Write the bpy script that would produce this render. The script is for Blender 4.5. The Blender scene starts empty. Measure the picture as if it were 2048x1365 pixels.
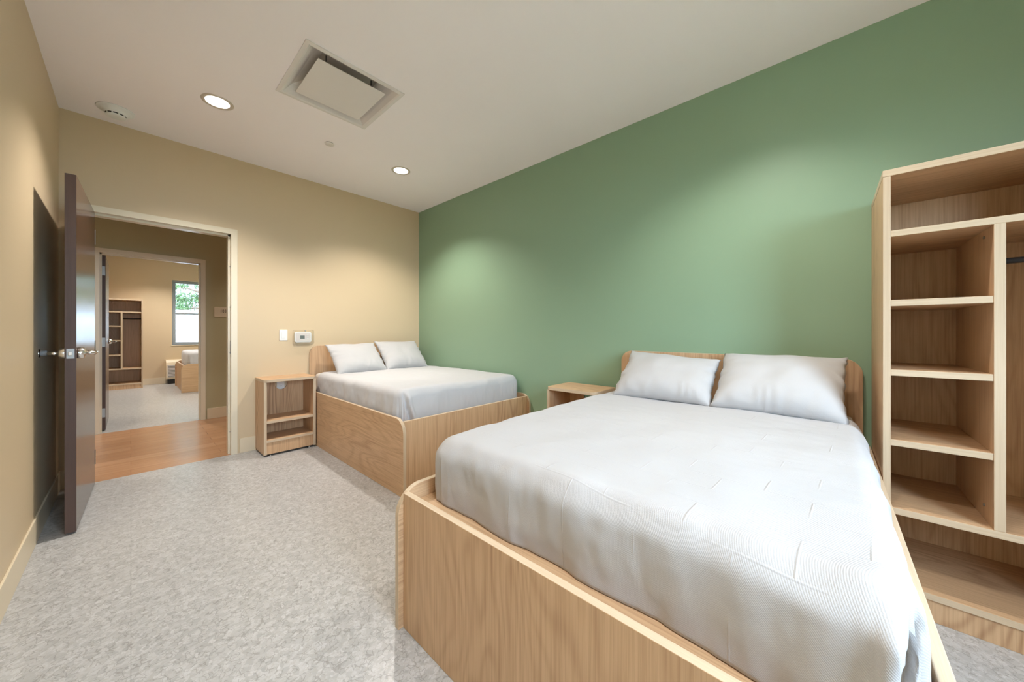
import bpy, bmesh, math, random
from mathutils import Vector, Matrix, noise
random.seed(7)
PI = math.pi
scene = bpy.context.scene
C = scene.collection

# ------------------------------------------------------------------ camera, sky, exposure
F_PX, Y_H, YAW = 694.8, 665.3, math.radians(47.65)
cam = bpy.data.cameras.new('camera')
cam.sensor_width = 36.0
cam.lens = 36.0 * F_PX / 2048
cam.shift_y = (Y_H - 682.5) / 2048
cam.clip_start = 0.05
camo = bpy.data.objects.new('camera', cam)
C.objects.link(camo)
camo.location = (0, 0, 1.2)
camo.rotation_euler = (PI / 2, 0, -YAW)
scene.camera = camo

world = bpy.data.worlds.new('sky'); scene.world = world
world.use_nodes = True
wn = world.node_tree
bg = wn.nodes['Background']
# overcast sky, much brighter on the side behind the camera (towards -Y) where the sun stands
_tc = wn.nodes.new('ShaderNodeTexCoord'); _sx = wn.nodes.new('ShaderNodeSeparateXYZ')
_mr = wn.nodes.new('ShaderNodeMapRange'); _mr.interpolation_type = 'SMOOTHSTEP'
wn.links.new(_tc.outputs['Generated'], _sx.inputs[0]); wn.links.new(_sx.outputs['Y'], _mr.inputs['Value'])
SKY_FRONT, SKY_REAR = 2.5, 17.5
_mr.inputs['From Min'].default_value = 0.3; _mr.inputs['From Max'].default_value = -0.5
_mr.inputs['To Min'].default_value = SKY_FRONT; _mr.inputs['To Max'].default_value = SKY_REAR
bg.inputs['Color'].default_value = (0.62, 0.80, 1.0, 1)
wn.links.new(_mr.outputs['Result'], bg.inputs['Strength'])

sun = bpy.data.lights.new('sun', 'SUN'); sun.energy = 2.0; sun.angle = math.radians(1.0); sun.color = (1.0, .98, .95)
suno = bpy.data.objects.new('sun', sun); C.objects.link(suno)
suno.rotation_euler = (math.radians(20), 0, 0)      # high sun behind the camera

vs = scene.view_settings
scene.display_settings.display_device = 'sRGB'
vs.view_transform = 'Standard'; vs.look = 'None'
vs.exposure = 0.8; vs.gamma = 1.0; vs.use_curve_mapping = False

DOWN_W = 102.0          # power of one recessed downlight
DOWN_COL = (1.0, 0.945, 0.88)

# room measures (metres); X runs along the wall with the door, Y runs towards it
XL, XG, YD, YB, H = -0.37, 2.774, 4.329, -1.45, 2.913
YD2, YD3, YR = 4.469, 6.363, 6.503      # far face of wall, corridor's other wall, room beyond
YW = 11.52                               # window wall of the room beyond

# ------------------------------------------------------------------ materials
def srgb(r, g, b):
    f = lambda c: ((c / 255 + 0.055) / 1.055) ** 2.4 if c > 10.3 else c / 255 / 12.92
    return (f(r), f(g), f(b), 1)

class NT:
    def __init__(s, name):
        s.m = bpy.data.materials.new(name); s.m.use_nodes = True
        s.n = s.m.node_tree.nodes; s.l = s.m.node_tree.links
        s.b = s.n['Principled BSDF']
    def node(s, t, **kw):
        n = s.n.new(t)
        for k, v in kw.items(): setattr(n, k, v)
        return n
    def link(s, a, b): s.l.new(a, b)
    def coords(s, scale=(1, 1, 1), rot=(0, 0, 0), loc=(0, 0, 0), kind='Object'):
        t = s.node('ShaderNodeTexCoord'); m = s.node('ShaderNodeMapping')
        m.inputs['Scale'].default_value = scale; m.inputs['Rotation'].default_value = rot
        m.inputs['Location'].default_value = loc
        s.link(t.outputs[kind], m.inputs['Vector']); return m.outputs['Vector']
    def noise(s, vec, scale=1, detail=3, rough=.5, dist=0):
        n = s.node('ShaderNodeTexNoise'); n.inputs['Scale'].default_value = scale
        n.inputs['Detail'].default_value = detail; n.inputs['Roughness'].default_value = rough
        n.inputs['Distortion'].default_value = dist
        s.link(vec, n.inputs['Vector']); return n.outputs['Fac']
    def math(s, op, a, b=None, clamp=False):
        n = s.node('ShaderNodeMath', operation=op); n.use_clamp = clamp
        for i, v in enumerate((a, b)):
            if v is None: continue
            if isinstance(v, (int, float)): n.inputs[i].default_value = v
            else: s.link(v, n.inputs[i])
        return n.outputs[0]
    def ramp(s, fac, stops):
        n = s.node('ShaderNodeValToRGB'); e = n.color_ramp.elements
        while len(e) < len(stops): e.new(0.5)
        for i, (p, c) in enumerate(stops):
            e[i].position = p; e[i].color = c if len(c) == 4 else (*c, 1)
        s.link(fac, n.inputs['Fac']); return n.outputs['Color']
    def mix(s, fac, a, b, mode='MIX'):
        n = s.node('ShaderNodeMix', data_type='RGBA', blend_type=mode)
        for i, v in ((0, fac), (6, a), (7, b)):
            if isinstance(v, (int, float)): n.inputs[i].default_value = v
            elif isinstance(v, tuple): n.inputs[i].default_value = v
            else: s.link(v, n.inputs[i])
        return n.outputs[2]
    def bump(s, h, strength=.2, dist=.01):
        n = s.node('ShaderNodeBump'); n.inputs['Strength'].default_value = strength
        n.inputs['Distance'].default_value = dist
        s.link(h, n.inputs['Height']); s.link(n.outputs['Normal'], s.b.inputs['Normal'])
    def col(s, c):
        if isinstance(c, tuple): s.b.inputs['Base Color'].default_value = c
        else: s.link(c, s.b.inputs['Base Color'])
        return s
    def set(s, **kw):
        for k, v in kw.items(): s.b.inputs[k.replace('_', ' ')].default_value = v
        return s

def plain(name, c, rough=.5, metal=0, spec=.5, grain=0.0):
    t = NT(name); t.col(c).set(Roughness=rough, Metallic=metal)
    t.b.inputs['Specular IOR Level'].default_value = spec
    if grain: t.bump(t.noise(t.coords(), grain, 2), .06, .002)
    return t.m

def paint(name, c, rough=.45, spec=.5):
    t = NT(name); v = t.coords()
    n = t.noise(v, 1.3, 2)
    c2 = tuple(x * .96 for x in c[:3]) + (1,)
    t.col(t.mix(n, c, c2)).set(Roughness=rough)
    t.b.inputs['Specular IOR Level'].default_value = spec
    t.bump(t.noise(v, 260, 3, .6), .05, .0015)
    return t.m

def wood(name, axis, light, dark, rough=.42, cath=1.0, fine=1.0):
    """laminate with straight pores and cathedral figure; axis = grain direction"""
    t = NT(name)
    def sc(a, g):
        v = [a, a, a]; v[axis] = g; return tuple(v)
    info = t.node('ShaderNodeObjectInfo')
    tc = t.node('ShaderNodeTexCoord')
    add = t.node('ShaderNodeVectorMath', operation='ADD')
    cr = t.node('ShaderNodeCombineXYZ')
    r = t.math('MULTIPLY', info.outputs['Random'], 9.0)
    for i in range(3): t.link(r, cr.inputs[i])
    t.link(tc.outputs['Object'], add.inputs[0]); t.link(cr.outputs[0], add.inputs[1])
    def mp(scale):
        m = t.node('ShaderNodeMapping'); m.inputs['Scale'].default_value = scale
        t.link(add.outputs[0], m.inputs['Vector']); return m.outputs['Vector']
    big = t.noise(mp(sc(3.2, .55)), 1, 2, .45, .3)
    rings = t.math('SINE', t.math('MULTIPLY', big, 150.0))
    rings = t.math('MULTIPLY', t.math('ADD', rings, 1.0), .5)
    rings = t.math('POWER', rings, 2.2)
    mask = t.noise(mp(sc(2.1, .5)), 1, 1)
    mask = t.math('MULTIPLY', t.math('SUBTRACT', mask, .38), 3.0, True)
    rings = t.math('MULTIPLY', t.math('MULTIPLY', rings, mask), .42 * cath)
    streak = t.noise(mp(sc(150, 3.0)), 1, 3, .6)
    band = t.noise(mp(sc(26, .6)), 1, 2, .5)
    s1 = t.math('MULTIPLY', t.math('SUBTRACT', streak, .42), 1.5 * fine, True)
    s2 = t.math('MULTIPLY', t.math('SUBTRACT', band, .35), 1.0 * fine, True)
    f = t.math('ADD', rings, t.math('ADD', t.math('MULTIPLY', s1, .75), t.math('MULTIPLY', s2, .30)), True)
    t.col(t.mix(f, light, dark)).set(Roughness=rough)
    t.b.inputs['Specular IOR Level'].default_value = .35
    t.bump(streak, .04, .001)
    return t.m

L_LT, L_DK = srgb(212, 176, 138), srgb(142, 98, 64)
LAM = [wood('maple_laminate_' + 'xyz'[i], i, L_LT, L_DK) for i in range(3)]
E_LT, E_DK = srgb(208, 186, 158), srgb(176, 148, 118)
EDGE = [wood('pale_edge_band_' + 'xyz'[i], i, E_LT, E_DK, cath=.15) for i in range(3)]
M_DOOR = wood('dark_walnut_veneer', 2, srgb(84, 60, 50), srgb(48, 32, 27), rough=.22, cath=.6)
M_DOOR.node_tree.nodes['Principled BSDF'].inputs['Specular IOR Level'].default_value = .75
M_DOOREDGE = wood('walnut_edge', 2, srgb(88, 68, 60), srgb(66, 48, 42), rough=.45, cath=.1)

M_TAN = paint('tan_wall_paint', srgb(212, 190, 156))
M_CORR = paint('olive_tan_corridor_paint', srgb(184, 176, 142))
M_GREEN = paint('sage_green_wall_paint', srgb(141, 168, 139), .42)
M_CEIL = paint('white_ceiling_paint', srgb(253, 246, 247), .7, .3)
M_FRAME = plain('cream_gloss_metal_paint', srgb(226, 214, 190), .28)
M_BASE = plain('cream_vinyl_base', srgb(222, 206, 178), .4)
M_WHITE = plain('white_plastic', srgb(236, 236, 234), .35)
M_WHITEMETAL = plain('white_powder_coat', srgb(226, 220, 216), .45)
M_CHROME = plain('satin_chrome', (.72, .70, .68, 1), .18, 1)
M_STEEL = plain('brushed_steel', (.36, .36, .35, 1), .5, 1)
M_DARK = plain('dark_slot', (.02, .02, .02, 1), .6)
M_BLACK = plain('black_metal', (.02, .02, .022, 1), .35)
M_LCD = plain('grey_lcd', srgb(120, 132, 130), .2)
M_RUBBER = plain('grey_rubber', srgb(150, 150, 150), .6)
M_WINFRAME = plain('grey_window_frame', srgb(150, 156, 160), .4)
M_VINYL = plain('white_vinyl', srgb(176, 179, 184), .5)
M_SIGN = plain('cream_sign_plate', srgb(222, 208, 184), .5)
M_SIGNTXT = plain('dark_sign_text', srgb(60, 52, 44), .5)
M_TRIMRING = plain('light_trim_ring', srgb(206, 196, 184), .3, .3)

def floor_vinyl():
    t = NT('speckled_grey_vinyl')
    v = t.coords()
    warp = t.node('ShaderNodeTexNoise'); warp.inputs['Scale'].default_value = 38; warp.inputs['Detail'].default_value = 3
    t.link(v, warp.inputs['Vector'])
    ad = t.node('ShaderNodeVectorMath', operation='MULTIPLY_ADD')
    ad.inputs[1].default_value = (.03, .03, 0)
    t.link(warp.outputs['Color'], ad.inputs[0]); t.link(v, ad.inputs[2])
    vo = t.node('ShaderNodeTexVoronoi'); vo.inputs['Scale'].default_value = 60
    t.link(ad.outputs[0], vo.inputs['Vector'])
    ed = t.node('ShaderNodeTexVoronoi', feature='DISTANCE_TO_EDGE'); ed.inputs['Scale'].default_value = 46
    t.link(ad.outputs[0], ed.inputs['Vector'])
    chip = t.ramp(t.math('MULTIPLY', vo.outputs['Color'], 1.0), [(0, srgb(160, 159, 158)), (.5, srgb(179, 178, 177)), (1, srgb(197, 196, 196))])
    soft = t.noise(v, 95, 3, .6, 1.2)
    chip = t.mix(t.math('MULTIPLY', t.math('SUBTRACT', soft, .45), 3.0, True), chip, srgb(168, 164, 158))
    line = t.math('LESS_THAN', ed.outputs['Distance'], .045)
    gate = t.math('GREATER_THAN', t.noise(v, 26, 2), .47)
    line = t.math('MULTIPLY', line, gate)
    c = t.mix(t.math('MULTIPLY', line, .42), chip, srgb(112, 106, 100))
    br = t.node('ShaderNodeTexBrick'); br.offset = 0
    br.inputs['Scale'].default_value = 1; br.inputs['Mortar Size'].default_value = .0012
    br.inputs['Brick Width'].default_value = .9; br.inputs['Row Height'].default_value = .9
    t.link(v, br.inputs['Vector'])
    c = t.mix(t.math('MULTIPLY', br.outputs['Fac'], .35), c, srgb(110, 106, 102))
    t.col(c).set(Roughness=.30)
    t.b.inputs['Specular IOR Level'].default_value = .55
    t.bump(soft, .05, .001)
    return t.m
M_FLOOR = floor_vinyl()

def plank_floor():
    t = NT('wood_look_planks'); v = t.coords()
    br = t.node('ShaderNodeTexBrick'); br.inputs['Scale'].default_value = 1
    br.inputs['Brick Width'].default_value = 1.22; br.inputs['Row Height'].default_value = .15
    br.inputs['Mortar Size'].default_value = .0012
    br.inputs['Color1'].default_value = srgb(192, 146, 108); br.inputs['Color2'].default_value = srgb(174, 128, 92)
    br.inputs['Mortar'].default_value = srgb(120, 82, 58)
    t.link(v, br.inputs['Vector'])
    g = t.noise(t.coords((1.6, 48, 1)), 1, 4, .6, .4)
    g = t.math('MULTIPLY', t.math('SUBTRACT', g, .4), 2.2, True)
    t.col(t.mix(t.math('MULTIPLY', g, .55), br.outputs['Color'], srgb(142, 98, 68))).set(Roughness=.26)
    t.bump(g, .04, .001)
    return t.m
M_PLANK = plank_floor()

def fabric(name, c, rib=0.0, quilt=0.0, rough=.85, rot=.6):
    t = NT(name); v = t.coords()
    t.col(c).set(Roughness=rough)
    t.b.inputs['Specular IOR Level'].default_value = .15
    t.b.inputs['Sheen Weight'].default_value = .15
    h = t.math('MULTIPLY', t.noise(v, 420, 2), .25)
    h = t.math('ADD', h, t.math('MULTIPLY', t.noise(v, 14, 3, .55, .6), .5))
    if rib:
        w = t.node('ShaderNodeTexWave'); w.wave_type = 'BANDS'; w.bands_direction = 'X'
        w.inputs['Scale'].default_value = 100; w.inputs['Distortion'].default_value = .8; w.inputs['Detail Scale'].default_value = 3
        t.link(t.coords(rot=(.5, .55, rot)), w.inputs['Vector'])
        h = t.math('ADD', h, t.math('MULTIPLY', w.outputs['Fac'], rib))
    if quilt:
        br = t.node('ShaderNodeTexBrick'); br.inputs['Scale'].default_value = 1
        br.inputs['Brick Width'].default_value = .21; br.inputs['Row Height'].default_value = .11
        br.inputs['Mortar Size'].default_value = .0035; br.inputs['Mortar Smooth'].default_value = 1
        t.link(t.coords(rot=(0, 0, .06)), br.inputs['Vector'])
        msk = t.math('MULTIPLY', t.math('SUBTRACT', t.noise(v, 7, 2), .42), 4.0, True)
        h = t.math('ADD', h, t.math('MULTIPLY', t.math('MULTIPLY', br.outputs['Fac'], msk), quilt))
    t.bump(h, .35, .006)
    return t.m
M_BLANKET = fabric('white_woven_blanket', srgb(187, 185, 186), rib=.12, quilt=.9)
M_BLANKET2 = fabric('white_smooth_blanket', srgb(197, 195, 196), rib=.05, quilt=.0)
M_PILLOW = fabric('white_cotton_pillowcase', srgb(190, 188, 188), rough=.8)
M_SHEET = fabric('cream_fitted_sheet', srgb(212, 204, 194), rough=.8)

def clear(name, rough=.02, tint=(1, 1, 1, 1)):
    t = NT(name)
    out = t.n['Material Output']; t.n.remove(t.b)
    tr = t.node('ShaderNodeBsdfTransparent'); tr.inputs[0].default_value = tint
    gl = t.node('ShaderNodeBsdfGlossy'); gl.inputs['Roughness'].default_value = rough
    lw = t.node('ShaderNodeLayerWeight')
    fr_ = t.math('ADD', t.math('MULTIPLY', t.math('POWER', lw.outputs['Facing'], 5.0), .6), .045)
    mx = t.node('ShaderNodeMixShader')
    t.link(fr_, mx.inputs[0]); t.link(tr.outputs[0], mx.inputs[1]); t.link(gl.outputs[0], mx.inputs[2])
    t.link(mx.outputs[0], out.inputs[0])
    return t.m
M_GLASS = clear('window_glass', .0, (.95, .97, .97, 1))
M_CLEAR = clear('clear_acrylic', .05, (.97, .97, .96, 1))

def emit(name, c, s):
    t = NT(name); t.col(c)
    t.b.inputs['Emission Color'].default_value = c; t.b.inputs['Emission Strength'].default_value = s
    return t.m
M_LENS = emit('lit_lens', (1, .93, .84, 1), 6.0)

# ------------------------------------------------------------------ mesh helpers
class MB:
    """collects shapes into one bmesh; build() links it as ONE object"""
    def __init__(s): s.bm = bmesh.new(); s.mats = []
    def mi(s, m):
        if m not in s.mats: s.mats.append(m)
        return s.mats.index(m)
    def box(s, x0, x1, y0, y1, z0, z1, m=None, edge=None, faces=None):
        """edge: (axis-of-thin, edge materials list) gives narrow faces another material"""
        v = [s.bm.verts.new(p) for p in ((x0, y0, z0), (x1, y0, z0), (x1, y1, z0), (x0, y1, z0), (x0, y0, z1), (x1, y0, z1), (x1, y1, z1), (x0, y1, z1))]
        fs = [((0, 3, 2, 1), 2), ((4, 5, 6, 7), 2), ((0, 1, 5, 4), 1), ((2, 3, 7, 6), 1), ((1, 2, 6, 5), 0), ((3, 0, 4, 7), 0)]
        for q, ax in fs:
            f = s.bm.faces.new([v[i] for i in q])
            if m is not None: f.material_index = s.mi(m)
            if edge is not None and ax != edge[0]:
                dims = (x1 - x0, y1 - y0, z1 - z0)
                run = max((a for a in range(3) if a != ax), key=lambda a: dims[a])
                f.material_index = s.mi(edge[1][run])
        return s
    def prism(s, poly, axis, a, b, m=None, edgem=None, smooth=False):
        """poly: 2-D points in the two other axes (in x,y,z order); extruded a..b along axis"""
        def P(p, t):
            q = list(p); q.insert(axis, t); return q
        va = [s.bm.verts.new(P(p, a)) for p in poly]; vb = [s.bm.verts.new(P(p, b)) for p in poly]
        n = len(poly)
        f1 = s.bm.faces.new(va); f2 = s.bm.faces.new(vb[::-1])
        for f in (f1, f2):
            if m is not None: f.material_index = s.mi(m)
        for i in range(n):
            f = s.bm.faces.new([va[i], vb[i], vb[(i + 1) % n], va[(i + 1) % n]])
            f.smooth = smooth
            mm = edgem if edgem is not None else m
            if isinstance(mm, list):
                d = Vector(P(poly[(i + 1) % n], 0)) - Vector(P(poly[i], 0))
                L = [abs(x) for x in d]; L[axis] = -1
                mm = mm[L.index(max(L))]
            if mm is not None: f.material_index = s.mi(mm)
        return s
    def lathe(s, prof, M=Matrix(), n=32, m=None, smooth=True, cap=True):
        """prof: (radius, height) list about local z, placed by M"""
        rings = []
        for r, h in prof:
            rings.append([s.bm.verts.new(M @ Vector((r * math.cos(2 * PI * k / n), r * math.sin(2 * PI * k / n), h))) for k in range(n)])
        for a, b in zip(rings, rings[1:]):
            for k in range(n):
                f = s.bm.faces.new([a[k], a[(k + 1) % n], b[(k + 1) % n], b[k]]); f.smooth = smooth
                if m is not None: f.material_index = s.mi(m)
        if cap:
            for rg in (rings[0][::-1], rings[-1]):
                f = s.bm.faces.new(rg)
                if m is not None: f.material_index = s.mi(m)
        return s
    def tube(s, pts, r, n=12, m=None):
        pts = [Vector(p) for p in pts]; rings = []
        rr = r if isinstance(r, (list, tuple)) else [r] * len(pts)
        up = None
        for i, p in enumerate(pts):
            t = (pts[min(i + 1, len(pts) - 1)] - pts[max(i - 1, 0)]).normalized()
            if up is None or abs(up.dot(t)) > .99:
                up = Vector((0, 0, 1)) if abs(t.z) < .9 else Vector((1, 0, 0))
            a = t.cross(up).normalized(); b = a.cross(t).normalized(); up = b
            rings.append([s.bm.verts.new(p + (a * math.cos(2 * PI * k / n) + b * math.sin(2 * PI * k / n)) * rr[i]) for k in range(n)])
        for A, B in zip(rings, rings[1:]):
            for k in range(n):
                f = s.bm.faces.new([A[k], A[(k + 1) % n], B[(k + 1) % n], B[k]]); f.smooth = True
                if m is not None: f.material_index = s.mi(m)
        for rg in (rings[0][::-1], rings[-1]):
            f = s.bm.faces.new(rg)
            if m is not None: f.material_index = s.mi(m)
        return s
    def build(s, name, parent=None, mat=None, bevel=0.0, seg=2, fix=True):
        if fix: bmesh.ops.recalc_face_normals(s.bm, faces=s.bm.faces[:])
        me = bpy.data.meshes.new(name); s.bm.to_mesh(me); s.bm.free()
        if mat is not None and not s.mats: s.mats = [mat]
        for m in s.mats: me.materials.append(m)
        o = bpy.data.objects.new(name, me); C.objects.link(o)
        if parent is not None: o.parent = parent
        if bevel:
            b = o.modifiers.new('bevel', 'BEVEL'); b.width = bevel; b.segments = seg
            b.limit_method = 'ANGLE'; b.angle_limit = math.radians(50); b.harden_normals = False
        return o

def tag(o, label, cat, group=None):
    o['label'] = label; o['category'] = cat
    if group: o['group'] = group
    return o
def thing(name, label, cat, loc=(0, 0, 0), rotz=0, group=None):
    o = bpy.data.objects.new(name, None); C.objects.link(o)
    o.empty_display_size = .1
    o.location = loc; o.rotation_euler = (0, 0, rotz)
    return tag(o, label, cat, group)
def struct(o): o['kind'] = 'structure'; return o
def rounded(w0, w1, h0, h1, r, corners=(1, 1, 1, 1), n=8):
    """rounded rectangle points; corners: (low-low, high-low, high-high, low-high)"""
    pts = []
    cs = [((w0, h0), 180, corners[0]), ((w1, h0), 270, corners[1]), ((w1, h1), 0, corners[2]), ((w0, h1), 90, corners[3])]
    for (x, y), a0, on in cs:
        if not on: pts.append((x, y)); continue
        rr = r if on is True or on == 1 else on
        cx = x + rr if x == w0 else x - rr; cy = y + rr if y == h0 else y - rr
        for k in range(n + 1):
            a = math.radians(a0 + 90 * k / n)
            pts.append((cx + rr * math.cos(a), cy + rr * math.sin(a)))
    return pts
def copy_tree(o, parent=None):
    c = o.copy(); C.objects.link(c)
    if parent is not None: c.parent = parent
    for ch in list(o.children): copy_tree(ch, c)
    return c

def panel(name, parent, x0, x1, y0, y1, z0, z1, grain, bevel=.0015):
    d = (x1 - x0, y1 - y0, z1 - z0); thin = d.index(min(d))
    return MB().box(x0, x1, y0, y1, z0, z1, LAM[grain], (thin, EDGE)).build(name, parent, bevel=bevel)

# ------------------------------------------------------------------ the setting
def wall_with_holes_y(y0, y1, xa, xb, z1, holes, m_front, name):
    """wall across X between y0 and y1 with rectangular holes (x0,x1,z0,z1)"""
    b = MB(); xs = sorted({xa, xb, *[h[0] for h in holes], *[h[1] for h in holes]})
    for a, c in zip(xs, xs[1:]):
        h = [q for q in holes if q[0] <= a and q[1] >= c]
        if not h: b.box(a, c, y0, y1, 0, z1)
        else:
            q = h[0]
            if q[2] > 0: b.box(a, c, y0, y1, 0, q[2])
            b.box(a, c, y0, y1, q[3], z1)
    bmesh.ops.remove_doubles(b.bm, verts=b.bm.verts[:], dist=1e-5)
    return struct(b.build(name, mat=m_front, fix=True))

OP1 = (-0.262, 0.672)       # rough opening, this room
OP2 = (-0.262, 0.657)       # rough opening, room beyond
DH = 2.175
W1 = (0.10, 1.30, 0.90, 2.42)    # window behind the camera
W2 = (0.66, 1.61, 0.90, 2.45)    # window of the room beyond
wall_with_holes_y(YD, YD2, XL - .12, XG + .12, H, [(*OP1, 0, DH)], M_TAN, 'wall_front')
wall_with_holes_y(YB - .15, YB, XL - .12, XG + .12, H, [W1], M_TAN, 'wall_rear')
struct(MB().box(XL - .12, XL, YB, YD, 0, H).build('wall_left', mat=M_TAN))
struct(MB().box(XG, XG + .12, YB, YD, 0, H).build('wall_right', mat=M_GREEN))
struct(MB().box(XL - .12, XG + .12, YB - .15, YD + .004, -.1, 0).build('floor', mat=M_FLOOR))
# ceiling with the opening of the air diffuser
DX0, DX1, DY0, DY1 = 0.715, 1.295, 2.275, 2.855
b = MB()
b.box(XL - .12, DX0, YB - .15, YD2, H, H + .1); b.box(DX1, XG + .12, YB - .15, YD2, H, H + .1)
b.box(DX0, DX1, YB - .15, DY0, H, H + .1); b.box(DX0, DX1, DY1, YD2, H, H + .1)
struct(b.build('ceiling', mat=M_CEIL))
# corridor
CX0, CX1 = -2.2, 4.2
wall_with_holes_y(YD3, YR, CX0, CX1, H, [(*OP2, 0, DH)], M_CORR, 'wall_corridor_far')
b = MB(); b.box(CX0, XL - .12, YD, YD2, 0, H); b.box(XG + .12, CX1, YD, YD2, 0, H)
struct(b.build('wall_corridor_near', mat=M_CORR))
struct(MB().box(CX0 - .1, CX0, YD2, YD3, 0, H).build('wall_corridor_left', mat=M_CORR))
struct(MB().box(CX1, CX1 + .1, YD2, YD3, 0, H).build('wall_corridor_right', mat=M_CORR))
struct(MB().box(CX0 - .1, CX1 + .1, YD + .004, YD3 + .004, -.1, 0).build('floor_corridor', mat=M_PLANK))
struct(MB().box(CX0 - .1, CX1 + .1, YD2, YD3, H, H + .1).build('ceiling_corridor', mat=M_CEIL))
# room beyond
RX0, RX1 = -0.47, 2.72
struct(MB().box(RX0 - .12, RX0, YR, YW, 0, H).build('wall_beyond_left', mat=M_TAN))
struct(MB().box(RX1, RX1 + .12, YR, YW, 0, H).build('wall_beyond_right', mat=M_GREEN))
wall_with_holes_y(YW, YW + .15, RX0 - .12, RX1 + .12, H, [W2], M_TAN, 'wall_beyond_window')
struct(MB().box(RX0 - .12, RX1 + .12, YD3 + .004, YW + .15, -.1, 0).build('floor_beyond', mat=M_FLOOR))
struct(MB().box(RX0 - .12, RX1 + .12, YD3, YW + .15, H, H + .1).build('ceiling_beyond', mat=M_CEIL))

# vinyl base along the walls
BH, BT = .145, .009
def base(name, segs):
    b = MB()
    for x0, x1, y0, y1 in segs: b.box(x0, x1, y0, y1, 0, BH)
    return struct(b.build(name, mat=M_BASE, bevel=.002))
base('baseboard_left', [(XL, XL + BT, YB, YD - BT)])
base('baseboard_front', [(.728, XG - BT, YD - BT, YD), (XL, -.318, YD - BT, YD)])
base('baseboard_right', [(XG - BT, XG, YB, YD - BT)])
base('baseboard_rear', [(XL + BT, XG - BT, YB, YB + BT)])
base('baseboard_corridor', [(.712, CX1, YD3 - BT, YD3), (CX0, -.318, YD3 - BT, YD3)])
base('baseboard_beyond', [(RX0 + BT, RX1, YW - BT, YW), (RX0, RX0 + BT, YR, YW), (.712, RX1, YR, YR + BT)])

# ------------------------------------------------------------------ door frames
def door_frame(name, x0, x1, ya, yb, h, stop_y, face_a, face_b):
    """hollow-metal frame: linings, faces on both sides of the wall and a stop; x0,x1 clear opening"""
    b = MB(); w = .05; lap = .012; st = .016
    s0, s1 = stop_y
    def prof(e, d):     # e = inner edge, d = outward direction
        return [(e + d * w, ya - lap), (e, ya - lap), (e, s0), (e - d * st, s0), (e - d * st, s1), (e, s1), (e, yb + lap), (e + d * w, yb + lap),
                (e + d * w, yb), (e + d * lap, yb), (e + d * lap, ya), (e + d * w, ya)]
    b.prism(prof(x1, 1), 2, 0, h); b.prism(prof(x0, -1), 2, 0, h)
    b.prism([(y, z) for z, y in prof(h, 1)], 0, x0 - w, x1 + w)
    return struct(b.build(name, mat=M_FRAME))
fr1 = door_frame('trim_1', -.25, .66, YD, YD2, 2.163, (YD + .045, YD2 - .02), 1, 1)
fr2 = door_frame('trim_2', -.25, .645, YD3, YR, 2.15, (YD3 + .03, YR - .05), 1, 1)
for z in (.22, 1.0, 1.45, 1.85):
    MB().lathe([(.004, -.003), (.006, 0), (.004, .003)], Matrix.Translation((.658, YD + .032, z)) @ Matrix.Rotation(PI / 2, 4, 'Y'), 12).build('rubber_silencer', fr1, M_RUBBER)
b = MB(); b.box(.6585, .6605, YD + .008, YD + .036, .99, 1.12); b.box(.658, .659, YD + .014, YD + .03, 1.03, 1.08, None)
b.build('strike_plate', fr1, M_STEEL, bevel=.0005)

# ------------------------------------------------------------------ doors
def lever(parent, side, y, z, x, lever_dir):
    """lever set on the face at x; side = +1 / -1 outward direction, lever points along lever_dir in y"""
    R = Matrix.Translation((x, y, z)) @ Matrix.Rotation(PI / 2 * side, 4, 'Y')
    h = MB().lathe([(.033, 0), (.034, .004), (.033, .022), (.028, .028), (.014, .030), (.012, .036)], R, 28).build('handle_rose', parent, M_CHROME)
    X = x + side * .03
    pts = [(X, y, z), (x + side * .050, y, z), (x + side * .060, y + lever_dir * .006, z), (x + side * .064, y + lever_dir * .016, z),
           (x + side * .064, y + lever_dir * .06, z), (x + side * .063, y + lever_dir * .112, z), (x + side * .058, y + lever_dir * .12, z)]
    MB().tube(pts, [.0115, .0115, .011, .0105, .010, .0095, .008], 14).build('lever_handle', h, M_CHROME)
    MB().lathe([(.004, .0005), (.004, .006), (.0022, .0075)], Matrix.Translation((x + side * .029, y + .02, z)) @ Matrix.Rotation(PI / 2 * side, 4, 'Y'), 10).build('lock_button', h, M_STEEL)
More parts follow.
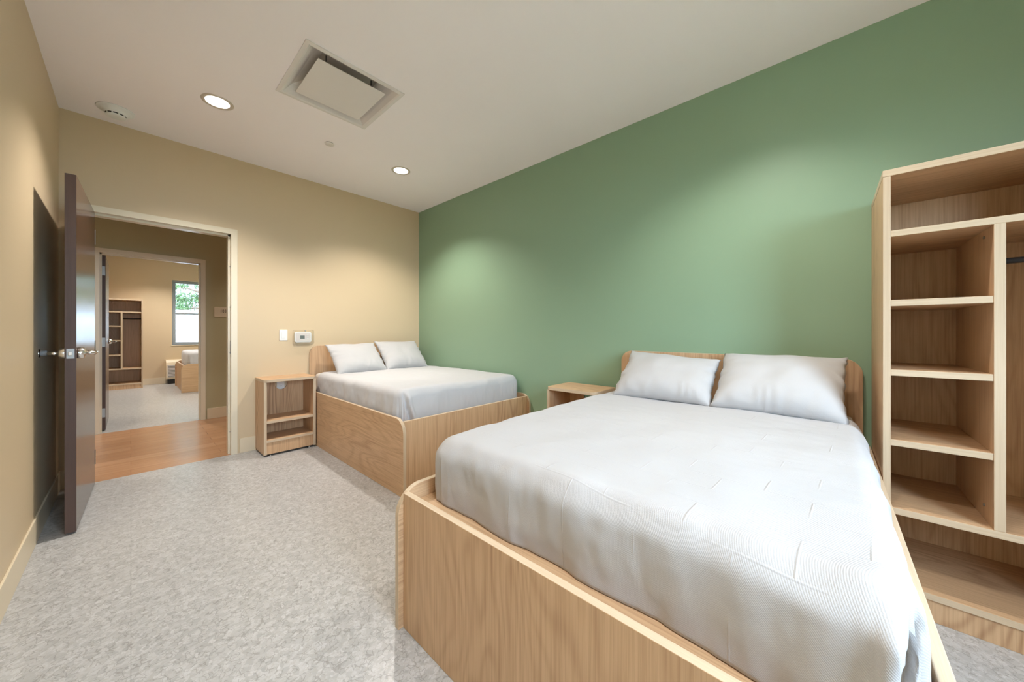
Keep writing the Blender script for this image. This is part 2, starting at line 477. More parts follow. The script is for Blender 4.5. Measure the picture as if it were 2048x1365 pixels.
def make_door(name, hinge, rot, width, height, hinge_side):
    """leaf local: hinge edge at y=0, free edge at y=-width (or +width), face thickness in x 0..-0.044"""
    d = bpy.data.objects.new(name, None); C.objects.link(d); struct(d)
    d.location = hinge; d.rotation_euler = (0, 0, rot); d.empty_display_size = .1
    s = hinge_side
    y0, y1 = (0, -width * 1) if s > 0 else (0, width)
    ya, yb = min(y0, y1), max(y0, y1)
    MB().box(-.044, 0, ya, yb, .012, height, M_DOOR, (0, [M_DOOREDGE] * 3)).build('door_leaf', d, bevel=.001)
    free = y1; sg = -1 if s > 0 else 1        # direction of free edge
    # latch plate and bolt on the free edge
    e0, e1 = sorted((free, free + sg * .0012))
    lp = MB().box(-.037, -.007, e0, e1, 1.045, 1.103).build('latch_plate', d, M_STEEL)
    e0, e1 = sorted((free + sg * .001, free + sg * .012))
    MB().prism([(-.030, 1.064), (-.014, 1.064), (-.014, 1.084), (-.030, 1.084)], 1, e0, e1).build('latch_bolt', lp, M_CHROME, bevel=.002)
    hy = free - sg * .065
    lever(d, 1, hy, 1.075, 0, -sg); lever(d, -1, hy, 1.075, -.044, -sg)
    for z in (.22, 1.08, 1.95):
        hb = MB().box(-.043, -.004, -.0015 if s < 0 else .0, .0 if s < 0 else .0015, z - .055, z + .055)
        hb.lathe([(.006, z - .057), (.006, z + .057)], Matrix.Translation((-.003 if s > 0 else -.049, (.006 if s > 0 else -.006), 0)), 12)
        hb.build('hinge', d, M_STEEL, bevel=.0005)
    return d
make_door('door_1', (-.190, 4.262, 0), -math.radians(1.75), .945, 2.14, 1)
make_door('door_2', (-.207, YR + .018, 0), 0, .905, 2.14, -1)
# wall bumper behind door_1
t = thing('door_stop', 'small round white bumper on tan wall at handle height behind the dark door', 'door stop', (XL, 3.47, 1.075))
MB().lathe([(.026, 0), (.026, .004), (.02, .008)], Matrix.Rotation(PI / 2, 4, 'Y'), 24).build('mounting_plate', t, M_CHROME)
MB().lathe([(.015, .006), (.016, .026), (.014, .031), (.006, .033)], Matrix.Rotation(PI / 2, 4, 'Y'), 24).build('rubber_tip', t, M_RUBBER)

# ------------------------------------------------------------------ beds
def make_bed(name, label, loc, rotz, W, L=2.05, group='maple platform beds'):
    """local: head at y=0, foot at y=-L, x across"""
    t = thing(name, label, 'bed', loc, rotz, group)
    hw = W / 2; RT, FT, T, R = .565, .546, .025, .11
    for s in (-1, 1):
        poly = rounded(-L, -.002, 0, RT, R, (0, 0, 0, 1), 10)
        a, c = sorted((s * hw, s * (hw - T)))
        MB().prism(poly, 0, a, c, LAM[1], EDGE).build('side_rail', t, bevel=.002)
    panel('footboard', t, -hw + T, hw - T, -L + .022, -L + .047, 0, FT, 2)
    panel('platform', t, -hw + T, hw - T, -L + .047, -.03, .475, .500, 0)
    poly = rounded(-hw + T + .005, hw - T - .005, .0, 1.05, .085, (0, 0, 1, 1), 10)
    MB().prism(poly, 1, -.028, -.003, LAM[2], EDGE).build('headboard', t, bevel=.002)
    return t
NB = dict(loc=(XG, .5655, 0), rot=-PI / 2, W=1.475)
FB = dict(loc=(2.048, YD, 0), rot=0, W=1.45)
make_bed('platform_bed', 'large maple platform bed in the foreground with its headboard on the green wall', NB['loc'], NB['rot'], NB['W'])
make_bed('platform_bed', 'maple platform bed in the far corner with its headboard on the tan wall', FB['loc'], FB['rot'], FB['W'], L=2.062)
make_bed('platform_bed', 'maple platform bed seen through both doorways in the room beyond', (RX1, 10.17, 0), -PI / 2, 1.45)

def fbm(p, s, seed=0.0):
    return noise.fractal(Vector((p[0] * s + seed, p[1] * s + seed * .7, p[2] * s)), 1.0, 2.0, 3)

def soft_box(hw, y0, y1, z0, z1, rp, re, nx, ny, nz, disp=None, closed=True):
    """open-bottomed rounded slab; rounds plan corners with rp and the top edge with re"""
    bm = bmesh.new()
    cy, hy = (y0 + y1) / 2, (y1 - y0) / 2
    def plan(x, y, inset):
        """x,y on/in the rectangle (relative to centre)"""
        qx = max(-(hw - rp), min(hw - rp, x)); qy = max(-(hy - rp), min(hy - rp, y))
        dx, dy = x - qx, y - qy; L = math.hypot(dx, dy)
        if L < 1e-9: return x, y, rp, (0, 0)
        mx = max(abs(dx), abs(dy)); k = mx / L
        nx_, ny_ = dx / L, dy / L
        return qx + dx * k, qy + dy * k, rp - mx, (nx_, ny_)
    def place(x, y, zdrop):
        px, py, ins, n = plan(x, y, 0)
        c = .2929 * re
        if zdrop <= 0:
            if ins < re:
                i2 = c + ins * (1 - .2929); off = i2 - ins
                px -= n[0] * off; py -= n[1] * off
                z = z1 - re + math.sqrt(max(0, re * re - (re - i2) ** 2))
            else: z = z1
        else:
            v = zdrop
            if v < re:
                v2 = c + v * (1 - .2929)
                off = re - math.sqrt(max(0, re * re - (re - v2) ** 2)); z = z1 - v2
            else: off = 0; z = z1 - v
            px -= n[0] * off; py -= n[1] * off
        p = Vector((px, py + cy, z))
        if disp is not None: p = disp(p, n, zdrop, ins)
        return p
    xs = [-hw + 2 * hw * i / nx for i in range(nx + 1)]; ys = [-hy + 2 * hy * j / ny for j in range(ny + 1)]
    g = [[bm.verts.new(place(x, y, 0)) for y in ys] for x in xs]
    for i in range(nx):
        for j in range(ny): bm.faces.new([g[i][j], g[i + 1][j], g[i + 1][j + 1], g[i][j + 1]])
    loop = [(xs[i], ys[0], g[i][0]) for i in range(nx)] + [(xs[nx], ys[j], g[nx][j]) for j in range(ny)] + \
           [(xs[i], ys[ny], g[i][ny]) for i in range(nx, 0, -1)] + [(xs[0], ys[j], g[0][j]) for j in range(ny, 0, -1)]
    prev = [v for _, _, v in loop]; H_ = z1 - z0
    for k in range(1, nz + 1):
        cur = [bm.verts.new(place(x, y, H_ * k / nz)) for x, y, _ in loop]
        n = len(loop)
        for i in range(n):
            bm.faces.new([prev[i], cur[i], cur[(i + 1) % n], prev[(i + 1) % n]])
        prev = cur
    if closed: bm.faces.new(prev[::-1])
    for f in bm.faces: f.smooth = True
    bmesh.ops.recalc_face_normals(bm, faces=bm.faces[:])
    return bm
def bm_obj(name, bm, mat, parent=None):
    me = bpy.data.meshes.new(name); bm.to_mesh(me); bm.free(); me.materials.append(mat)
    o = bpy.data.objects.new(name, me); C.objects.link(o)
    if parent is not None: o.parent = parent
    return o

def place_local(o, loc, rot):
    o.location = loc; o.rotation_euler = (0, 0, rot)

def mattress(loc, rot, hw, label, foot=-1.885, dx=0.0):
    def d(p, n, zd, ins):
        w = fbm(p, 9, 3.1) * .004
        if zd > 0: p = p + Vector((n[0], n[1], 0)) * (w + .004 * math.sin(p.z * 60 + p.y * 8))
        else: p.z += w * .5
        p.x += dx
        return p
    bm = soft_box(hw, foot, -.035, .501, .742, .06, .045, 36, 60, 10, d)
    o = bm_obj('mattress', bm, M_SHEET); place_local(o, loc, rot)
    return tag(o, label, 'mattress', 'mattresses in white sheets')
mattress(NB['loc'], NB['rot'], .672, 'mattress in cream fitted sheet on the large foreground bed')
mattress(FB['loc'], FB['rot'], .668, 'mattress in cream fitted sheet on the bed in the far corner', dx=.005)
mattress((RX1, 10.17, 0), -PI / 2, .672, 'mattress in white sheet on the bed in the room beyond')

def smooth(a, b, x):
    t = max(0, min(1, (x - a) / (b - a))); return t * t * (3 - 2 * t)

def blanket(loc, rot, hw, y0, y1, z1, mat, label, seed, nx, ny, nz, extra=None, sag=.0, dx=0.0):
    def d(p, n, zd, ins):
        w = fbm(p, 5.5, seed)
        if zd > 0 or ins < .05:
            k = smooth(0, .12, zd) if zd > 0 else 0
            s = p.x * abs(n[1]) + p.y * abs(n[0])
            fold = math.sin(s * 17 + 2.2 * fbm(p, 2.5, seed + 4)) * .004 * k + .006 * k * fbm((s * 1.0, p.z * .35, seed), 11, seed)
            p = p + Vector((n[0], n[1], 0)) * (w * .006 + fold + .004 * k)
        p.z += w * .004 * (1 if zd <= 0 else max(0, 1 - zd / .1)) + fbm(p, 1.6, seed + 9) * .010 * (1 if zd <= 0 else max(0, 1 - zd / .2))
        p.z += sag * p.x * (1 if zd <= 0 else max(0, 1 - zd / .2))
        if zd > .2: p.z = max(p.z, .502)
        if extra: p = extra(p, n, zd, ins)
        p.x += dx
        return p
    bm = soft_box(hw, y0, y1, .503, z1, .085, .062, nx, ny, nz, d, closed=False)
    o = bm_obj('blanket', bm, mat); sm = o.modifiers.new('thickness', 'SOLIDIFY'); sm.thickness = .004; sm.offset = -1; place_local(o, loc, rot)
    return tag(o, label, 'blanket', 'white blankets on the beds')

def corner_fold(hw, y0, z1, w, amp, lean, side):
    """tucked hospital corner on the foot face: a raised flap whose edge curves down from the top"""
    def f(p, n, zd, ins):
        t = (z1 - p.z) / (z1 - .5)                       # 0 top .. 1 bottom
        if t < .04: return p
        edge = side * (hw - w - lean * t * t)
        dist = (edge - p.x) * side                       # >0: on the flap
        if n[1] < -.3:
            k = smooth(0.0, .007, dist) * smooth(.04, .3, t)
            roll = math.exp(-((dist - .02) / .018) ** 2)
            p = p + Vector((0, -1, 0)) * (amp * k * (1 - .5 * smooth(.03, .35, dist)) + amp * .8 * roll * smooth(.04, .3, t))
            p = p + Vector((0, 1, 0)) * (amp * .8 * math.exp(-((dist + .007) / .008) ** 2) * smooth(.04, .3, t))
        return p
    return f
blanket(NB['loc'], NB['rot'], .69, -1.903, -.20, .757, M_BLANKET,
        'large white ribbed blanket tucked over the foreground bed', 1.7, 170, 200, 30,
        extra=corner_fold(.69, -1.903, .757, .02, .03, .05, 1))
blanket(FB['loc'], FB['rot'], .686, -1.925, -.15, .757, M_BLANKET2,
        'smooth white blanket with a folded corner over the bed in the far corner', 5.3, 260, 150, 30,
        extra=corner_fold(.686, -1.925, .757, .05, .018, .06, -1), dx=.01)
blanket((RX1, 10.17, 0), -PI / 2, .69, -1.95, -.25, .80, M_BLANKET2,
        'white blanket on the bed in the room beyond', 8.1, 60, 80, 12)

# ------------------------------------------------------------------ pillows
def pillow(loc, tilt, yaw, roll, w, h, T, label, seed, slump=0.0, group='white pillows'):
    """w along local x, h along local y; tilt about x"""
    nu, nv = 54, 40
    bm = bmesh.new(); top = []; bot = []
    for i in range(nu + 1):
        u = -1 + 2 * i / nu; ra, rb = [], []
        for j in range(nv + 1):
            v = -1 + 2 * j / nv
            prof = max(0, 1 - abs(u) ** 3.2) ** .55 * max(0, 1 - abs(v) ** 2.8) ** .6
            pinch = 1 - .055 * (1 - u * u) * 0 
            x = u * w / 2 * (1 - .05 * (1 - abs(v) ** 2.5)) ; y = v * h / 2 * (1 - .07 * (1 - abs(u) ** 2.5))
            y -= slump * (u + 1) / 2 * (v + 1) / 2
            wr = noise.fractal(Vector((x * 5.5 + seed, y * 5.5, seed)), 1, 2, 2)
            ruff = (math.sin(v * 11 + seed + 7 * wr) * .6 + math.sin(v * 23 + 2 * seed + 5 * wr) * .4) * .0042 * smooth(.75, 1, abs(u)) + math.sin(u * 15 + seed * 2) * .003 * smooth(.85, 1, abs(v))
            x += ruff * (1 if u > 0 else -1) ; zz = .006 * math.sin(v * 13 + seed + 6 * wr) * smooth(.8, 1, abs(u)) + .006 * wr
            z = T * prof
            crease = .0028 * math.sin(v * 17 + 9 * wr + seed) * smooth(.55, .97, abs(u)) * (1 - abs(v) ** 4) + .007 * wr * prof + .0032 * math.sin(u * 21 + 8 * wr + v * 2) * smooth(.3, .9, -v) * (1 - abs(u) ** 4)
            # corner sag from gravity: filling slumps to the lower edge
            z *= 1.0 - .28 * v
            ra.append(Vector((x, y, z + zz + crease)))
            rb.append(Vector((x, y, -z * .55 + zz)))
        top.append(ra); bot.append(rb)
    tv = [[bm.verts.new(p) for p in r] for r in top]
    bv = []
    for i in range(nu + 1):
        r = []
        for j in range(nv + 1):
            if i in (0, nu) or j in (0, nv): r.append(tv[i][j])
            else: r.append(bm.verts.new(bot[i][j]))
        bv.append(r)
    for i in range(nu):
        for j in range(nv):
            bm.faces.new([tv[i][j], tv[i + 1][j], tv[i + 1][j + 1], tv[i][j + 1]])
            bm.faces.new([bv[i][j + 1], bv[i + 1][j + 1], bv[i + 1][j], bv[i][j]])
    for f in bm.faces: f.smooth = True
    o = bm_obj('pillow', bm, M_PILLOW)
    M = Matrix.Translation(loc) @ Matrix.Rotation(yaw, 4, 'Z') @ Matrix.Rotation(tilt, 4, 'X') @ Matrix.Rotation(roll, 4, 'Z')
    o.matrix_world = M
    return tag(o, label, 'pillow', group)
# leaning on the headboards; centres in world coordinates
pillow((2.505, .838, .905), math.radians(42), -PI / 2, math.radians(1.0), .635, .47, .095, 'white pillow leaning on the green-wall headboard, nearer the nightstand between the beds', 1.3, .07)
pillow((2.500, .222, .905), math.radians(41), -PI / 2, math.radians(-1), .60, .47, .105, 'white pillow leaning on the green-wall headboard, nearer the open wardrobe', 4.2)
pillow((1.765, 4.035, .905), math.radians(44), 0, math.radians(1.5), .575, .47, .085, 'white pillow on the far corner bed, nearer the thermostat', 7.7)
pillow((2.340, 4.045, .915), math.radians(44), 0, math.radians(-1), .58, .49, .09, 'white pillow on the far corner bed, against the green wall side', 2.9)

# ------------------------------------------------------------------ nightstands
def make_nightstand(label, loc, rotz):
    t = thing('nightstand', label, 'nightstand', loc, rotz, 'open maple nightstands')
    W, D, T = .46, .352, .026; hw = W / 2
    poly = rounded(-hw, hw, -D, 0, .045, (1, 1, 0, 0), 8)
    MB().prism(poly, 2, .716, .742, LAM[0], EDGE).build('top', t, bevel=.002)
    for s in (-1, 1):
        a, c = sorted((s * hw, s * (hw - T)))
        panel('side_panel', t, a + (.002 if s < 0 else 0), c - (.002 if s > 0 else 0), -D + .012, -.002, .018, .716, 2)
    panel('shelf', t, -hw + T, hw - T, -D + .016, -.02, .317, .343, 0)
    panel('bottom_shelf', t, -hw + T, hw - T, -D + .014, -.02, .133, .157, 0)
    panel('kick_board', t, -hw + T, hw - T, -D + .022, -D + .040, .020, .133, 2)
    # back panel with a round cut-out for the wall outlet
    b = MB(); x0, x1, z0, z1 = -hw + T, hw - T, .157, .716; y0, y1 = -.019, -.009
    cx, cz, r, n = -.005, .652, .056, 32
    circ = [(cx + r * math.cos(2 * PI * k / n), cz + r * math.sin(2 * PI * k / n)) for k in range(n)]
    def hit(k):
        a = 2 * PI * k / n; c_, s_ = math.cos(a), math.sin(a); T_ = []
        if c_ > 1e-6: T_.append((x1 - cx) / c_)
        if c_ < -1e-6: T_.append((x0 - cx) / c_)
        if s_ > 1e-6: T_.append((z1 - cz) / s_)
        if s_ < -1e-6: T_.append((z0 - cz) / s_)
        q = min(T_); return (cx + c_ * q, cz + s_ * q)
    out = [hit(k) for k in range(n)]
    for y in (y0, y1):
        for k in range(n):
            k2 = (k + 1) % n
            vs_ = [circ[k], out[k], out[k2], circ[k2]]
            f = b.bm.faces.new([b.bm.verts.new((p[0], y, p[1])) for p in vs_])
            f.material_index = b.mi(LAM[2])
    for k in range(n):
        k2 = (k + 1) % n
        f = b.bm.faces.new([b.bm.verts.new(p) for p in ((circ[k][0], y0, circ[k][1]), (circ[k][0], y1, circ[k][1]), (circ[k2][0], y1, circ[k2][1]), (circ[k2][0], y0, circ[k2][1]))])
        f.material_index = b.mi(M_DOOREDGE)
    corners = [(x1, z1), (x0, z1), (x0, z0), (x1, z0)]
    for cxx, czz in corners:      # fill the corners left by the fan
        pass
    # corner triangles
    def sector(px, pz): return min(range(n), key=lambda k: 0)
    for y in (y0, y1):
        for (qx, qz) in corners:
            a = math.atan2(qz - cz, qx - cx) % (2 * PI); k = int(a / (2 * PI) * n) % n; k2 = (k + 1) % n
            f = b.bm.faces.new([b.bm.verts.new((p[0], y, p[1])) for p in (out[k], (qx, qz), out[k2])])
            f.material_index = b.mi(LAM[2])
    b.build('back_panel', t)
    for sx in (-1, 1):
        for sy in (-D + .035, -.04):
            MB().lathe([(.014, 0), (.014, .006), (.005, .008), (.005, .02)], Matrix.Translation((sx * (hw - .06), sy, 0)), 14).build('levelling_foot', t, M_STEEL)
    return t
make_nightstand('open maple nightstand on the tan wall between doorway and far corner bed', (1.084, YD - .0, 0), 0)
make_nightstand('open maple nightstand on the green wall between the two beds', (XG - .055, 1.540, 0), -PI / 2)
t = thing('wall_outlet', 'white double outlet seen through the cut-out inside the nightstand by the doorway', 'outlet', (1.078, YD, .652))
MB().prism(rounded(-.035, .035, -.057, .057, .006), 1, -.006, 0).build('cover_plate', t, M_WHITE, bevel=.001)
for z in (-.024, .024):
    s_ = MB().prism(rounded(-.016, .016, z - .013, z + .013, .008), 1, -.0085, -.006).build('socket', t, M_WHITE)
    b = MB()
    for x in (-.006, .006): b.box(x - .001, x + .001, -.009, -.0083, z - .003, z + .006)
    b.build('slots', s_, M_DARK)

# ------------------------------------------------------------------ wardrobes
def make_wardrobe(label, loc, rotz):
    t = thing('open_wardrobe', label, 'wardrobe', loc, rotz, 'open maple wardrobes')
    W, D, T = .614, .548, .027; hw = W / 2; Tf = .024
    panel('top_panel', t, -hw - .001, hw + .001, -D, -.002, 1.882, 1.910, 0)
    for s in (-1, 1):
        a, c = sorted((s * hw, s * (hw - Tf)))
        panel('side_panel', t, a, c, -D + .001, -.002, 0, 1.882, 2)
    i0, i1 = -hw + Tf, hw - Tf
    panel('back_panel', t, i0, i1, -.012, -.004, .09, 1.882, 2)
    panel('shelf', t, i0, i1, -D + .002, -.012, 1.616, 1.643, 0)
    panel('shelf', t, i0, i1, -D + .002, -.012, .413, .441, 0)
    panel('bottom_panel', t, i0, i1, -D + .002, -.012, .091, .118, 0)
    panel('kick_board', t, i0, i1, -D + .010, -D + .030, 0, .091, 2)
    dx = i0 + .268
    panel('divider', t, dx, dx + .028, -D + .002, -.012, .441, 1.616, 2)
    for z in (1.314, 1.012, .708):
        panel('cubby_shelf', t, i0, dx, -D + .004, -.012, z, z + .027, 0)
    rod = MB().tube([(dx + .028, -.30, 1.50), (i1, -.30, 1.50)], .0125, 16).build('hanging_rod', t, M_BLACK)
    b = MB()
    for x, y, z in ((i0 + .002, -.1, 1.60), (dx - .002, -.44, 1.585), (dx - .002, -.44, .50), (i0 + .06, -.02, 1.66)):
        b.lathe([(.005, -.002), (.006, .0), (.005, .002)], Matrix.Translation((x, y, z)) @ Matrix.Rotation(PI / 2, 4, 'Y'), 10)
    b.build('fasteners', t, M_STEEL)['kind'] = 'stuff'
    return t
make_wardrobe('tall open maple wardrobe with cubby shelves on the green wall', (XG, -.176 - .307, 0), -PI / 2)
make_wardrobe('open maple wardrobe seen through both doorways in the room beyond', (.178 - .307, YW, 0), 0)

# ------------------------------------------------------------------ things on the walls
t = thing('light_switch', 'white rocker light switch on the tan wall above the nightstand', 'light switch', (1.103, YD, 1.172))
MB().prism(rounded(-.037, .037, -.058, .058, .004), 1, -.006, 0).build('cover_plate', t, M_WHITE, bevel=.0015)
b = MB(); b.prism([(-.0095, -.034), (-.0050, -.034), (-.0095 + .001, .034), (-.0105, .034)], 0, -.017, .017)
b.build('rocker', t, M_WHITE, bevel=.001)

t = thing('thermostat', 'white wall thermostat with small grey screen behind a clear guard', 'thermostat', (1.287, YD, 1.147))
t.scale = (1.1, 1, 1.12)
MB().prism(rounded(-.075, .075, -.052, .052, .018), 1, -.026, 0).build('housing', t, M_WHITE, bevel=.004, seg=3)
MB().prism(rounded(-.064, .064, -.042, .042, .012), 1, -.0285, -.0255).build('faceplate', t, M_WHITEMETAL, bevel=.001)
MB().prism(rounded(-.028, .012, -.016, .016, .002), 1, -.0295, -.028).build('screen', t, M_LCD)
for z in (-.012, .006, .022):
    MB().prism(rounded(.030, .048, z - .004, z + .004, .003), 1, -.030, -.028).build('button', t, M_WHITE)
M_GUARD = clear('clear_guard_plastic', .08, (.93, .93, .92, 1))
t = thing('thermostat_guard', 'clear plastic locking guard box over the thermostat', 'guard', (1.287, YD, 1.147))
b = MB(); hwg, hhg, dg = .098, .083, .065
outer = rounded(-hwg, hwg, -hhg, hhg, .02, n=5)
n = len(outer)
def ring(pts, y): return [b.bm.verts.new((p[0], y, p[1])) for p in pts]
o0, o1 = ring(outer, -.0005), ring(outer, -dg)
for k in range(n):
    k2 = (k + 1) % n
    b.bm.faces.new([o0[k], o0[k2], o1[k2], o1[k]])
b.bm.faces.new(o1)
b.build('cover', t, M_GUARD, bevel=.002)
MB().lathe([(.007, 0), (.008, .006), (.004, .008)], Matrix.Translation((.008, -dg, hhg - .012)) @ Matrix.Rotation(PI / 2, 4, 'X'), 14).build('lock', t, M_STEEL)

t = thing('room_sign', 'cream sign with dark room number on the corridor wall', 'sign', (.885, YD3, 1.488))
MB().box(-.1, .1, -.006, 0, -.071, .071).build('plate', t, M_SIGN, bevel=.001)
cu = bpy.data.curves.new('number', 'FONT'); cu.body = '103'; cu.size = .062; cu.extrude = .0008; cu.align_x = 'CENTER'; cu.align_y = 'CENTER'
cu.space_character = 1.15
to = bpy.data.objects.new('number_tmp', cu); C.objects.link(to)
bpy.context.view_layer.update()
me = bpy.data.meshes.new_from_object(to.evaluated_get(bpy.context.evaluated_depsgraph_get()))
bpy.data.objects.remove(to)
no = bpy.data.objects.new('number', me); C.objects.link(no); no.parent = t
me.materials.clear(); me.materials.append(M_SIGNTXT)
no.scale = (.68, 1, 1); no.location = (0, -.0072, .012); no.rotation_euler = (PI / 2, 0, 0)

# ------------------------------------------------------------------ ceiling things
def make_downlight(label, x, y, w=DOWN_W, spot=True):
    t = thing('recessed_downlight', label, 'ceiling light', (x, y, H), 0, 'recessed downlights')
    MB().lathe([(.070, -.0015), (.072, -.004), (.088, -.006), (.095, -.004), (.096, -.0005)], Matrix(), 48, cap=False).build('trim_ring', t, M_TRIMRING)
    MB().lathe([(.001, -.0025), (.071, -.0025), (.071, -.001), (.001, -.001)], Matrix(), 48).build('lens', t, M_LENS)
    L = bpy.data.lights.new('lamp', 'SPOT'); L.energy = w; L.color = DOWN_COL
    L.spot_size = math.radians(122); L.spot_blend = .65; L.shadow_soft_size = .055
    o = bpy.data.objects.new('lamp', L); C.objects.link(o); o.parent = t; o.location = (0, 0, -.012)
    return t
make_downlight('lit round recessed downlight between the smoke detector and the square air diffuser', .434, 3.355)
make_downlight('lit round recessed downlight above the bed in the far corner', 1.925, 3.345)
make_downlight('round recessed downlight behind the camera by the tan side wall', .434, .30, DOWN_W * .62)
make_downlight('round recessed downlight above the foreground bed in front of the wardrobe', 1.925, .30, DOWN_W * .62)
for x, y, l in ((.434, 7.6, 'round downlight in the room beyond by its doorway'), (1.9, 7.6, 'round downlight in the room beyond by its green wall'),
                (.434, 10.5, 'round downlight in the room beyond in front of its wardrobe'), (1.9, 10.5, 'round downlight in the room beyond above its bed')):
    make_downlight(l, x, y, DOWN_W)
make_downlight('added unseen downlight in the corridor ceiling to the side of the doorway', 2.0, 5.42, DOWN_W * .6)  # added lamp out of view, put in to light the corridor
make_downlight('added unseen downlight in the corridor ceiling past the door hinges', -1.2, 5.42, DOWN_W * .6)  # second added corridor lamp, also unseen

t = thing('smoke_detector', 'white round smoke detector on the ceiling near the corner', 'smoke detector', (-.078, 4.055, H))
MB().lathe([(.001, -.012), (.096, -.012), (.100, -.008), (.101, 0), (.001, 0)], Matrix(), 48).build('base_plate', t, M_WHITE)
b = MB().lathe([(.085, -.012), (.083, -.015), (.070, -.018), (.064, -.022), (.062, -.034), (.056, -.038)], Matrix(), 40, cap=False)
b.build('housing', t, M_WHITE)
MB().lathe([(.056, -.038), (.052, -.040), (.052, -.046)], Matrix(), 40, cap=False).build('vent_ring', t, M_DARK)
MB().lathe([(.055, -.046), (.054, -.051), (.040, -.056), (.001, -.058)], Matrix(), 40).build('cap', t, M_WHITE)
for k in range(10):
    b = MB().box(.049, .0555, -.004, .004, -.047, -.037)
    r_ = b.build('rib', t, M_WHITE); r_.rotation_euler = (0, 0, 2 * PI * k / 10)
t = thing('sprinkler_cover', 'small flat round sprinkler cover plate on the ceiling', 'sprinkler cover')
MB().lathe([(.001, -.009), (.038, -.009), (.040, -.0075), (.040, -.005), (.001, -.005)], Matrix(), 32).build('cover_plate', t, M_WHITEMETAL)
MB().lathe([(.001, -.005), (.035, -.005), (.035, 0), (.001, 0)], Matrix(), 32).build('shadow_ring', t, M_RUBBER)  # grey disc puts the shadow line around the cover into colour
t.location = (1.213, 3.345, H)

t = thing('air_diffuser', 'square white plaque air diffuser set into the ceiling', 'air vent', (1.005, 2.565, H))
def sq(h, z, y=None): return [(-h, -h, z), (h, -h, z), (h, h, z), (-h, h, z)]
b = MB()
loops = [(.318, -.0005), (.318, -.007), (.296, -.009), (.288, -.005), (.285, -.004), (.262, .018), (.235, .050), (.18, .075), (.18, .095)]
rings = [[b.bm.verts.new(p) for p in sq(h, z)] for h, z in loops]
for A, B_ in zip(rings, rings[1:]):
    for k in range(4): b.bm.faces.new([A[k], A[(k + 1) % 4], B_[(k + 1) % 4], B_[k]])
b.bm.faces.new(rings[-1])
b.build('frame', t, M_WHITEMETAL, fix=True)
MB().box(-.222, .222, -.222, .222, -.010, -.006).build('plaque', t, M_WHITEMETAL, bevel=.0015)
for sx in (-1, 1):
    for sy in (-1, 1):
        MB().tube([(sx * .15, sy * .15, -.006), (sx * .15, sy * .15, .085)], .005, 8).build('hanger', t, M_STEEL)

# ------------------------------------------------------------------ windows
def make_window(name, W, y_in, y_out, facing):
    """double-hung window; W = x0,x1,z0,z1 ; facing: +1 if outside is towards +y"""
    x0, x1, z0, z1 = W; f = facing
    e = bpy.data.objects.new(name, None); C.objects.link(e); struct(e)
    yc = y_in + f * .09; zm = (z0 + z1) / 2 - .02
    def bar(b, xa, xb, za, zb, yo, t=.035): 
        ya, yb = sorted((yc + f * yo, yc + f * (yo + t))); b.box(xa, xb, ya, yb, za, zb)
    b = MB(); w = .035
    for q in ((x0, x0 + w, z0, z1), (x1 - w, x1, z0, z1), (x0 + w, x1 - w, z0, z0 + w), (x0 + w, x1 - w, z1 - w, z1)): bar(b, *q, -.02, .07)
    b.build('window_frame', e, M_WINFRAME, bevel=.002)
    for nm, za, zb, yo in (('upper_sash', zm - .02, z1 - w, .02), ('lower_sash', z0 + w, zm + .02, -.015)):
        s_ = .03; b = MB(); xa, xb = x0 + w, x1 - w
        for q in ((xa, xa + s_, za, zb), (xb - s_, xb, za, zb), (xa + s_, xb - s_, za, za + s_), (xa + s_, xb - s_, zb - s_, zb)): bar(b, *q, yo, .03)
        so = b.build(nm, e, M_WINFRAME, bevel=.002)
        b = MB(); bar(b, xa + s_, xb - s_, za + s_, zb - s_, yo + .012, .006); b.build('pane', so, M_GLASS)
    # drywall return sill
    ya, yb = sorted((y_in - f * .012, y_in + f * .07))
    MB().box(x0 - .02, x1 + .02, ya, yb, z0 - .02, z0).build('sill', e, M_FRAME, bevel=.003)
    # daylight portal in the opening
    L = bpy.data.lights.new('daylight_portal', 'AREA'); L.shape = 'RECTANGLE'; L.size = x1 - x0; L.size_y = z1 - z0
    L.cycles.is_portal = True
    o = bpy.data.objects.new('daylight_portal', L); C.objects.link(o); o.parent = e
    o.location = ((x0 + x1) / 2, y_in + f * .16, (z0 + z1) / 2); o.rotation_euler = (-PI / 2 * f, 0, 0)
    return e
make_window('window_1', W1, YB, YB - .15, -1)
make_window('window_2', W2, YW, YW + .15, 1)

# ------------------------------------------------------------------ wall unit in the room beyond
t = thing('wall_air_conditioner', 'cream through-wall air conditioner under the window beyond both doorways', 'air conditioner', (1.08, YW, 0))
prof = [(-.001, .11), (-.20, .11), (-.225, .14), (-.225, .44), (-.205, .50), (-.16, .55), (-.001, .56)]
MB().prism(prof, 0, -.535, .535).build('cabinet', t, M_BASE, bevel=.006, seg=3)
b = MB()
for k in range(9): b.box(-.50, .50, -.2345, -.228, .16 + k * .032, .176 + k * .032)
b.box(-.51, -.50, -.2345, -.226, .15, .45); b.box(.50, .51, -.2345, -.226, .15, .45)
gr = b.build('intake_grille', t, M_WHITEMETAL)
MB().box(-.50, .50, -.2275, -.2255, .155, .44).build('grille_shade_panel', gr, plain('grille_gap_shade', srgb(120, 116, 108), .6))  # added panel: shade between the louvres put in as grey
MB().box(-.50, .50, -.17, -.01, 0, .11).build('gap_shade', t, M_DARK)  # dark box stands in for the shaded gap under the cabinet

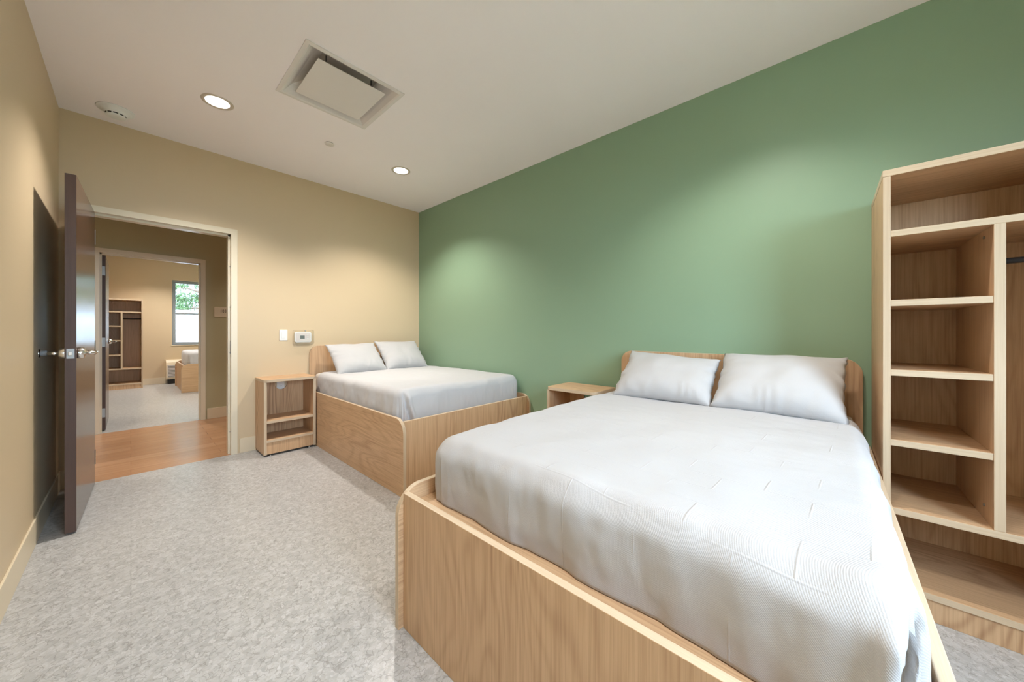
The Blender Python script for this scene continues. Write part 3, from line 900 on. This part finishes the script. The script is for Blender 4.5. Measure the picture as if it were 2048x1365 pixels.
# ------------------------------------------------------------------ outside
M_GRASS = plain('dry_grass', srgb(158, 156, 128), .9)
def leafy():
    t = NT('juniper_leaves'); n = t.noise(t.coords(), 9, 3)
    t.col(t.ramp(n, [(.3, srgb(36, 54, 28)), (.55, srgb(66, 88, 48)), (.8, srgb(98, 118, 70))])).set(Roughness=.8); return t.m
M_LEAF = leafy(); M_BARK = plain('bark', srgb(110, 92, 78), .9)
struct(MB().box(-30, 30, YW + .15, 45, -.2, -.02).build('ground_outside', mat=M_GRASS))
struct(MB().box(-30, 30, -30, YB - .15, -.2, -.02).build('ground_rear', mat=M_GRASS))
t = thing('vinyl_fence', 'white vinyl fence outside the window beyond both doorways', 'fence', (0, 14.3, 0))
for x in (-.6, 1.52, 3.64):
    p = MB().box(x - .065, x + .065, -.065, .065, -.02, 1.46).build('post', t, M_VINYL, bevel=.004)
    MB().prism([(x - .08, -.08), (x + .08, -.08), (x + .08, .08), (x - .08, .08)], 2, 1.46, 1.49).build('post_cap', p, M_VINYL, bevel=.01)
for xa, xb in ((-.535, 1.455), (1.585, 3.575)):
    b = MB(); b.box(xa, xb, -.022, .022, .06, .14); b.box(xa, xb, -.022, .022, 1.28, 1.37)
    k = xa
    while k < xb - .01:
        b.box(k, min(k + .148, xb), -.012, .012, .14, 1.28); k += .15
    b.build('fence_panel', t, M_VINYL, bevel=.002)
t = thing('garden_shed', 'low white clapboard building behind the white fence outside', 'shed', (2.3, 17.2, 0))
b = MB()
for k in range(11): b.prism([(-.012 - .014, k * .18), (-.012, (k + 1) * .18), (2.4, (k + 1) * .18), (2.4, k * .18)], 0, -2.4, 2.4)
b.build('wall', t, M_VINYL)
MB().prism([(-.15, 1.96), (-.15, 2.0), (2.55, 2.06), (2.55, 1.96)], 0, -2.6, 2.6).build('roof', t, plain('grey_shingles', srgb(190, 190, 190), .9))
t = thing('juniper_tree', 'bushy green tree outside the window beyond both doorways', 'tree', (2.9, 23.3, 0))
MB().tube([(0, 0, -.1), (.05, 0, 1.2), (-.05, .05, 2.4), (.1, 0, 4.2), (.05, 0, 6.0)], [.22, .18, .15, .09, .03], 10).build('trunk', t, M_BARK)
for k in range(14):
    a = k * 2.4; z = 1.8 + k * .3; r = 2.3 - abs(k - 6) * .12
    MB().tube([(0, 0, z), (r * .5 * math.cos(a), r * .5 * math.sin(a), z + .35), (r * math.cos(a), r * math.sin(a), z + .3)], [.06, .04, .012], 6).build('branch', t, M_BARK)
bm = bmesh.new()
for k in range(640):
    a = random.random() * 2 * PI; z = random.uniform(1.7, 6.8); R_ = 2.9 * math.sqrt(max(.05, 1 - ((z - 3.7) / 3.3) ** 2)) * (random.random() ** .4)
    c = Vector((R_ * math.cos(a), R_ * math.sin(a), z)); br = random.uniform(.18, .42)
    for q in range(46):
        d = Vector((random.gauss(0, 1), random.gauss(0, 1), random.gauss(0, .55))).normalized() * br * random.random() ** .5
        p = c + d; u = Vector((random.gauss(0, 1), random.gauss(0, 1), random.gauss(0, 1))).normalized(); w_ = u.orthogonal().normalized()
        s_ = random.uniform(.04, .10)
        vv = [bm.verts.new(p + x) for x in (-w_ * s_ * .35, u * s_, w_ * s_ * .35, -u * s_ * .8)]
        bm.faces.new(vv)
bm_obj('foliage', bm, M_LEAF, t)
